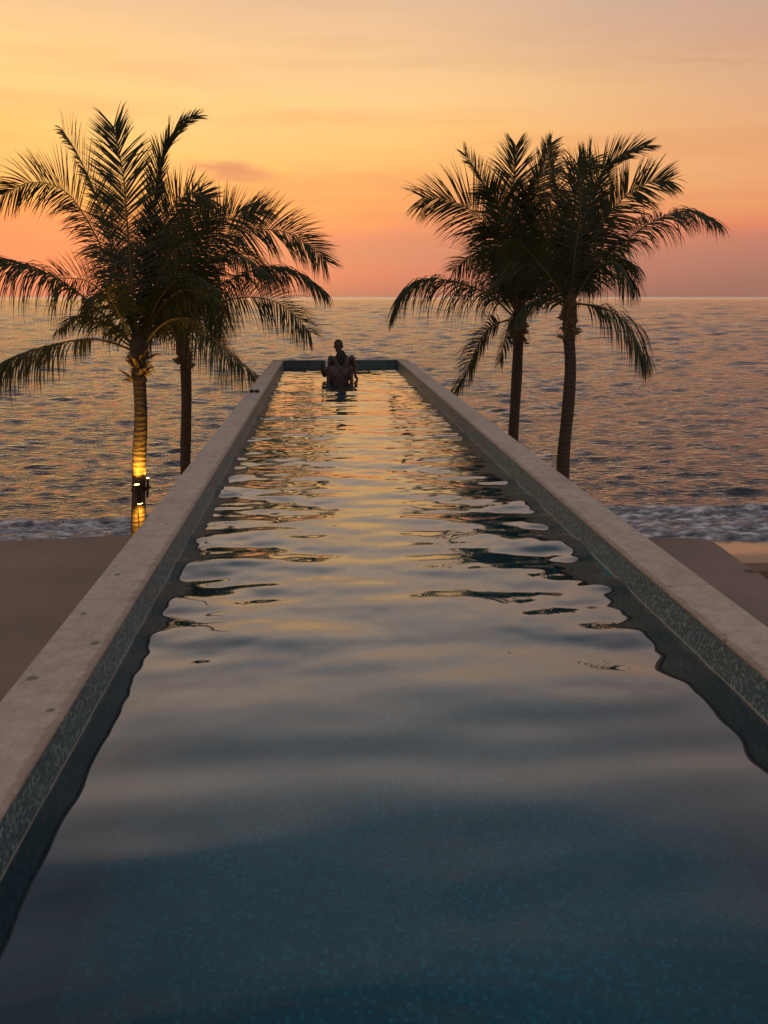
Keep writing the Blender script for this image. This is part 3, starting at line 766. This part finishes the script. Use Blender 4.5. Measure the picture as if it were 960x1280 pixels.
def loft(bm, rings, seg=20):
    R_ = [[bm.verts.new((cx + math.cos(k * 6.28318 / seg) * rx, cy + math.sin(k * 6.28318 / seg) * ry, z)) for k in range(seg)] for (z, cx, cy, rx, ry) in rings]
    for p, q in zip(R_, R_[1:]):
        for k in range(seg): bm.faces.new((p[k], p[(k + 1) % seg], q[(k + 1) % seg], q[k]))
    bm.faces.new(R_[0][::-1]); bm.faces.new(R_[-1])
def remeshed(name, bm, mat, parent, vox=.009, sm_it=3):
    me = bpy.data.meshes.new(name); bmesh.ops.recalc_face_normals(bm, faces=bm.faces); bm.to_mesh(me); bm.free()
    o = bpy.data.objects.new(name, me); COL.objects.link(o)
    m = o.modifiers.new('r', 'REMESH'); m.mode = 'VOXEL'; m.voxel_size = vox; m.use_smooth_shade = True
    s = o.modifiers.new('s', 'SMOOTH'); s.factor = .5; s.iterations = sm_it
    dg = bpy.context.evaluated_depsgraph_get(); me2 = bpy.data.meshes.new_from_object(o.evaluated_get(dg))
    bpy.data.objects.remove(o); me2.name = name
    return link(name, me2, mat, parent, True)
def hand(bm, wrist, d, n, side=1, curl=.5, s=1.0):
    """d: direction of the hand, n: palm normal (fingers close towards it)"""
    d = Vector(d).normalized(); n = Vector(n); n = (n - d * n.dot(d)).normalized(); x = d.cross(n).normalized() * side
    w = Vector(wrist)
    for k in range(4):
        capsule(bm, w + x * (k - 1.5) * .014 * s, w + d * .085 * s + x * (k - 1.5) * .021 * s, .014 * s, .012 * s, 8)
    for k, ln in enumerate((.068, .078, .074, .058)):
        p = w + d * .088 * s + x * (k - 1.5) * .022 * s; dd = d.copy()
        for j in range(3):
            dd = (Matrix.Rotation(curl * (.5 + .35 * j), 3, d.cross(n).normalized()) @ dd).normalized()
            q = p + dd * ln * s * (.42, .32, .26)[j]; capsule(bm, p, q, .0095 * s, .0085 * s, 8); p = q
    p = w + d * .02 * s - x * .026 * s
    q = p + (d * .5 - x * .7 + n * .4).normalized() * .042 * s; capsule(bm, p, q, .013 * s, .011 * s, 8)
    q2 = q + (d * .8 - x * .2 + n * .6).normalized() * .032 * s; capsule(bm, q, q2, .011 * s, .009 * s, 8)
def skinmat(name, col):
    t = NT(name); n = t.noise(t.coord(), 20, 3)
    t.set(Base_Color=t.mix(n, tuple(c * .88 for c in col), col), Roughness=.45, Subsurface_Weight=.05); return t.m
M_skinW = skinmat('skin_woman', (.042, .022, .016)); M_skinM = skinmat('skin_man', (.04, .022, .016))
M_hair = plain('dark_hair', (.010, .008, .007), .8, 90, .4, .3)
M_suit = plain('black_swimwear', (.012, .012, .014), .7, 60, .3, .2)
M_lip = plain('lips', (.16, .06, .05), .5); M_eye = plain('eyes', (.03, .02, .015), .2)

def figure(root, x, y, top, sc_, facing, skin, arms, male, headtilt=0):
    """facing: +1 looks towards the sea, -1 looks towards the camera. top = z of head top"""
    bm = bmesh.new(); H = 1.66 * sc_; s = sc_
    z0 = top - 1.66 * s; Zf = lambda f: z0 + f * s
    f_ = facing
    sh = .188 if male else .195; hip = .155 if male else .165; ch = .150 if male else .158
    loft(bm, [(Zf(.74), x, y, .02, .02), (Zf(.78), x, y, hip * .85, .09), (Zf(.86), x, y, hip, .115), (Zf(.94), x, y, hip * .93, .105), (Zf(1.04), x, y + .005 * f_, ch * .86, .085), (Zf(1.14), x, y, ch * .98, .098),
              (Zf(1.24), x, y, ch * 1.12, .11), (Zf(1.31), x, y, ch * 1.16, .10), (Zf(1.36), x, y - .008 * f_, sh * .86, .075), (Zf(1.395), x, y - .01 * f_, sh * .55, .06), (Zf(1.425), x, y - .008 * f_, .068, .055), (Zf(1.44), x, y, .03, .03)])
    hc = Vector((x + headtilt, y + .025 * f_, Zf(1.545)))
    capsule(bm, (x, y - .005 * f_, Zf(1.38)), hc + Vector((0, -.015 * f_, -.06 * s)), .056 if male else .047, .05 if male else .043)
    ellipsoid(bm, hc + Vector((0, 0, .018)), (.076, .094, .098)); ellipsoid(bm, hc + Vector((0, .028 * f_, -.045)), (.058, .064, .068))
    capsule(bm, hc + Vector((0, .088 * f_, .008)), hc + Vector((0, .112 * f_, -.022)), .010, .016, 8)     # nose
    for sx in (-1, 1):
        ellipsoid(bm, hc + Vector((sx * .078, -.002 * f_, -.006)), (.010, .020, .032), None, 2)          # ears
        capsule(bm, (x + sx * .085, y, Zf(.84)), (x + sx * .09, y + .01 * f_, Zf(.47)), .085, .055)
        capsule(bm, (x + sx * .09, y + .01 * f_, Zf(.47)), (x + sx * .09, y - .01 * f_, Zf(.09)), .055, .036)
        capsule(bm, (x + sx * .09, y - .03 * f_, Zf(.045)), (x + sx * .10, y + .14 * f_, Zf(.03)), .038, .026)
        so = Vector((x + sx * sh, y - .01 * f_, Zf(1.345)))
        el, wr, hd_, nn, curl = arms[sx]
        el = Vector(el); wr = Vector(wr)
        ellipsoid(bm, so, (.062 if male else .050,) * 3, None, 2)
        capsule(bm, so, el, .052 if male else .042, .040 if male else .033)
        capsule(bm, el, wr, .041 if male else .034, .027 if male else .023)
        hand(bm, wr, hd_, nn, sx, curl)
    body = remeshed('body', bm, skin, root)
    # face
    for sx in (-1, 1):
        b2 = bmesh.new(); ellipsoid(b2, hc + Vector((sx * .030, .083 * f_, .008)), (.014, .009, .008), None, 2); frombm('eye', b2, M_eye, root, True)
        b2 = bmesh.new(); capsule(b2, hc + Vector((sx * .014, .094 * f_, .030)), hc + Vector((sx * .048, .080 * f_, .030)), .0045, .0035, 6); frombm('eyebrow', b2, M_hair, root, True)
    b2 = bmesh.new(); capsule(b2, hc + Vector((-.020, .086 * f_, -.058)), hc + Vector((.020, .086 * f_, -.058)), .007, .007, 8); frombm('mouth', b2, M_lip, root, True)
    return hc, Zf, body

# woman: back to the camera
WY = G(425, 478, WATER).y; wp = P(424.5, 470, WY); wtop = P(427, 438.5, WY).z
wr_ = empty('person', (wp.x, WY, FLOOR)); tag(wr_, 'woman with dark hair seen from behind, crossed black straps on her back', 'person')
sW = (wtop - FLOOR) / 1.66
ex = lambda px, py, dy=0: P(px, py, WY + dy)
hcW, ZW, bodyW = figure(wr_, wp.x, WY, wtop, sW, +1, M_skinW, {
    -1: (ex(410.5, 478, -.02), ex(414, 484, .30), (.5, .8, 0), (0, 0, 1), .3),
     1: (ex(439.5, 478, -.02), ex(437, 484, .30), (-.5, .8, 0), (0, 0, 1), .3)}, False, .03)
hb = bmesh.new()
ellipsoid(hb, hcW + Vector((0, -.014, .022)), (.088, .102, .108)); ellipsoid(hb, hcW + Vector((.004, -.070, -.035)), (.070, .050, .085)); ellipsoid(hb, hcW + Vector((.006, -.075, -.095)), (.045, .034, .055))
cut = hcW + Vector((0, .062, -.03))
for v in hb.verts:
    if v.co.y > cut.y - (v.co.z - cut.z) * .35: v.co.y = cut.y - (v.co.z - cut.z) * .35
remeshed('hair', hb, M_hair, wr_, .010, 2)
# crossed straps laid on the back, found by ray casting on to the body
def drape(body, x, z, off=.006):
    ok, loc, nor, _ = body.ray_cast(Vector((x, WY - 2, z)) - Vector(wr_.location) * 0 , Vector((0, 1, 0)))
    return (loc + nor * off) if ok else Vector((x, WY - .1, z))
def ribbon(name, path, w, parent, body):
    bm = bmesh.new(); L_ = []
    n = len(path)
    for i in range(n):
        a = path[i]; d = path[min(i + 1, n - 1)] - path[max(i - 1, 0)]; d.y = 0; d.normalize(); s = Vector((d.z, 0, -d.x)) * w / 2
        l = drape(body, a.x + s.x, a.z + s.z); r = drape(body, a.x - s.x, a.z - s.z); L_.append((bm.verts.new(l), bm.verts.new(r)))
    for p, q in zip(L_, L_[1:]): bm.faces.new((p[0], p[1], q[1], q[0]))
    o = frombm(name, bm, M_suit, parent, True); m = o.modifiers.new('s', 'SOLIDIFY'); m.thickness = .004; return o
def straight(a, b, n=22): return [Vector((lerp(a[0], b[0], i / (n - 1)), 0, lerp(a[1], b[1], i / (n - 1)))) for i in range(n)]
for (x0, y0, x1, y1) in ((418.5, 454.5, 434.5, 474.5), (433.5, 456, 415, 474)):
    a, b = ex(x0, y0), ex(x1, y1); ribbon('strap', straight((a.x, a.z), (b.x, b.z)), .017, wr_, bodyW)
# swimsuit bottom (under water)
sb = bmesh.new(); loft(sb, [(ZW(.76), wp.x, WY, .12, .11), (ZW(.80), wp.x, WY, .165, .118), (ZW(.88), wp.x, WY, .180, .13), (ZW(.96), wp.x, WY, .168, .118)])
frombm('swimsuit', sb, M_suit, wr_, True)

# man: behind her, facing the camera
MY = WY + .58; mp = P(427, 470, MY); mtop = P(423, 424, MY).z
mr = empty('person', (mp.x, MY, FLOOR)); tag(mr, 'dark haired man standing in the pool beyond the woman, facing the camera', 'person')
sM = (mtop - FLOOR) / 1.66
em = lambda px, py, dy=0: P(px, py, MY + dy)
hcM, ZM, bodyM = figure(mr, mp.x, MY, mtop, sM, -1, M_skinM, {
    -1: (em(405.5, 469, -.05), em(402.5, 461.5, -.22), (0, -.1, 1), (.9, -.3, 0), .55),
     1: (em(444.5, 462, .02), em(444, 470, -.10), (.4, -.7, -.5), (-1, 0, 0), .4)}, True, P(423, 430, MY).x - mp.x)
hb = bmesh.new(); ellipsoid(hb, hcM + Vector((0, .012, .030)), (.082, .098, .098))
for v in hb.verts:
    lim = hcM.y - .05 + (v.co.z - hcM.z) * -.5
    if v.co.y < lim and v.co.z < hcM.z + .07: v.co.y = lim + .02
    if v.co.z < hcM.z - .02: v.co.z = hcM.z - .02
remeshed('hair', hb, M_hair, mr, .010, 2)
sb = bmesh.new(); loft(sb, [(ZM(.62), mp.x, MY, .15, .12), (ZM(.76), mp.x, MY, .17, .12), (ZM(.88), mp.x, MY, .172, .13), (ZM(.98), mp.x, MY, .165, .115)])
frombm('swim_shorts', sb, M_suit, mr, True)

# pale cup in the man's raised hand
cup = bmesh.new(); M_cup = plain('white_cup', (.80, .78, .76), .35, 40, .05, .05)
c0 = P(408.0, 458, MY - .23); ht = .105
prof = [(.019, 0), (.021, .004), (.028, ht), (.030, ht + .002), (.027, ht), (.019, .008), (.001, .008)]
N = 20; rg_ = [[cup.verts.new((c0.x + math.cos(q * 6.2832 / N) * r, c0.y + math.sin(q * 6.2832 / N) * r, c0.z + h)) for q in range(N)] for r, h in prof]
for a, b in zip(rg_, rg_[1:]):
    for q in range(N): cup.faces.new((a[q], a[(q + 1) % N], b[(q + 1) % N], b[q]))
cup.faces.new(rg_[0][::-1]); cup.faces.new(rg_[-1])
tag(frombm('cup', cup, M_cup, None, True), "small white cup held up in the man's raised hand", 'cup')

# sunglasses on the left rim
sg = G(318, 491, COP); root = empty('sunglasses', sg); tag(root, 'small dark sunglasses lying on the left rim of the pool', 'sunglasses')
M_frame = plain('dark_plastic', (.03, .012, .010), .3, 60, .2, .05); M_dlens = plain('dark_lens', (.012, .010, .012), .08, 60, .1, 0)
bm = bmesh.new()
for sx in (-1, 1):
    c = sg + Vector((sx * .036, -.01, .024)); ring = [c + Vector((math.cos(a) * .031, 0, math.sin(a) * .022)) for a in [k * 6.2832 / 16 for k in range(17)]]
    tube(bm, ring, .004, 6, False)
    tube(bm, [c + Vector((sx * .031, 0, .008)), c + Vector((sx * .034, .03, .006)), c + Vector((-sx * .01, .048 + .006 * sx, -.004)), c + Vector((-sx * .06, .05 + .006 * sx, -.014))], .004, 6)
tube(bm, [sg + Vector((-.008, -.01, .030)), sg + Vector((0, -.012, .033)), sg + Vector((.008, -.01, .030))], .004, 6)
frombm('frame', bm, M_frame, root)
for sx in (-1, 1):
    bm = bmesh.new(); c = sg + Vector((sx * .036, -.01, .024)); ellipsoid(bm, c, (.029, .003, .020), None, 2); frombm('lens', bm, M_dlens, root, True)

# ------------------------------------------------------------------ render settings
sc.view_settings.view_transform = 'Standard'; sc.view_settings.look = 'None'; sc.view_settings.exposure = 0; sc.view_settings.gamma = 1
sc.view_settings.use_curve_mapping = False
sc.render.engine = 'CYCLES'
cy = sc.cycles; cy.max_bounces = 10; cy.transmission_bounces = 8; cy.glossy_bounces = 5; cy.diffuse_bounces = 3; cy.transparent_max_bounces = 8
cy.use_denoising = True; cy.caustics_reflective = True; cy.caustics_refractive = True
cy.sample_clamp_indirect = 6
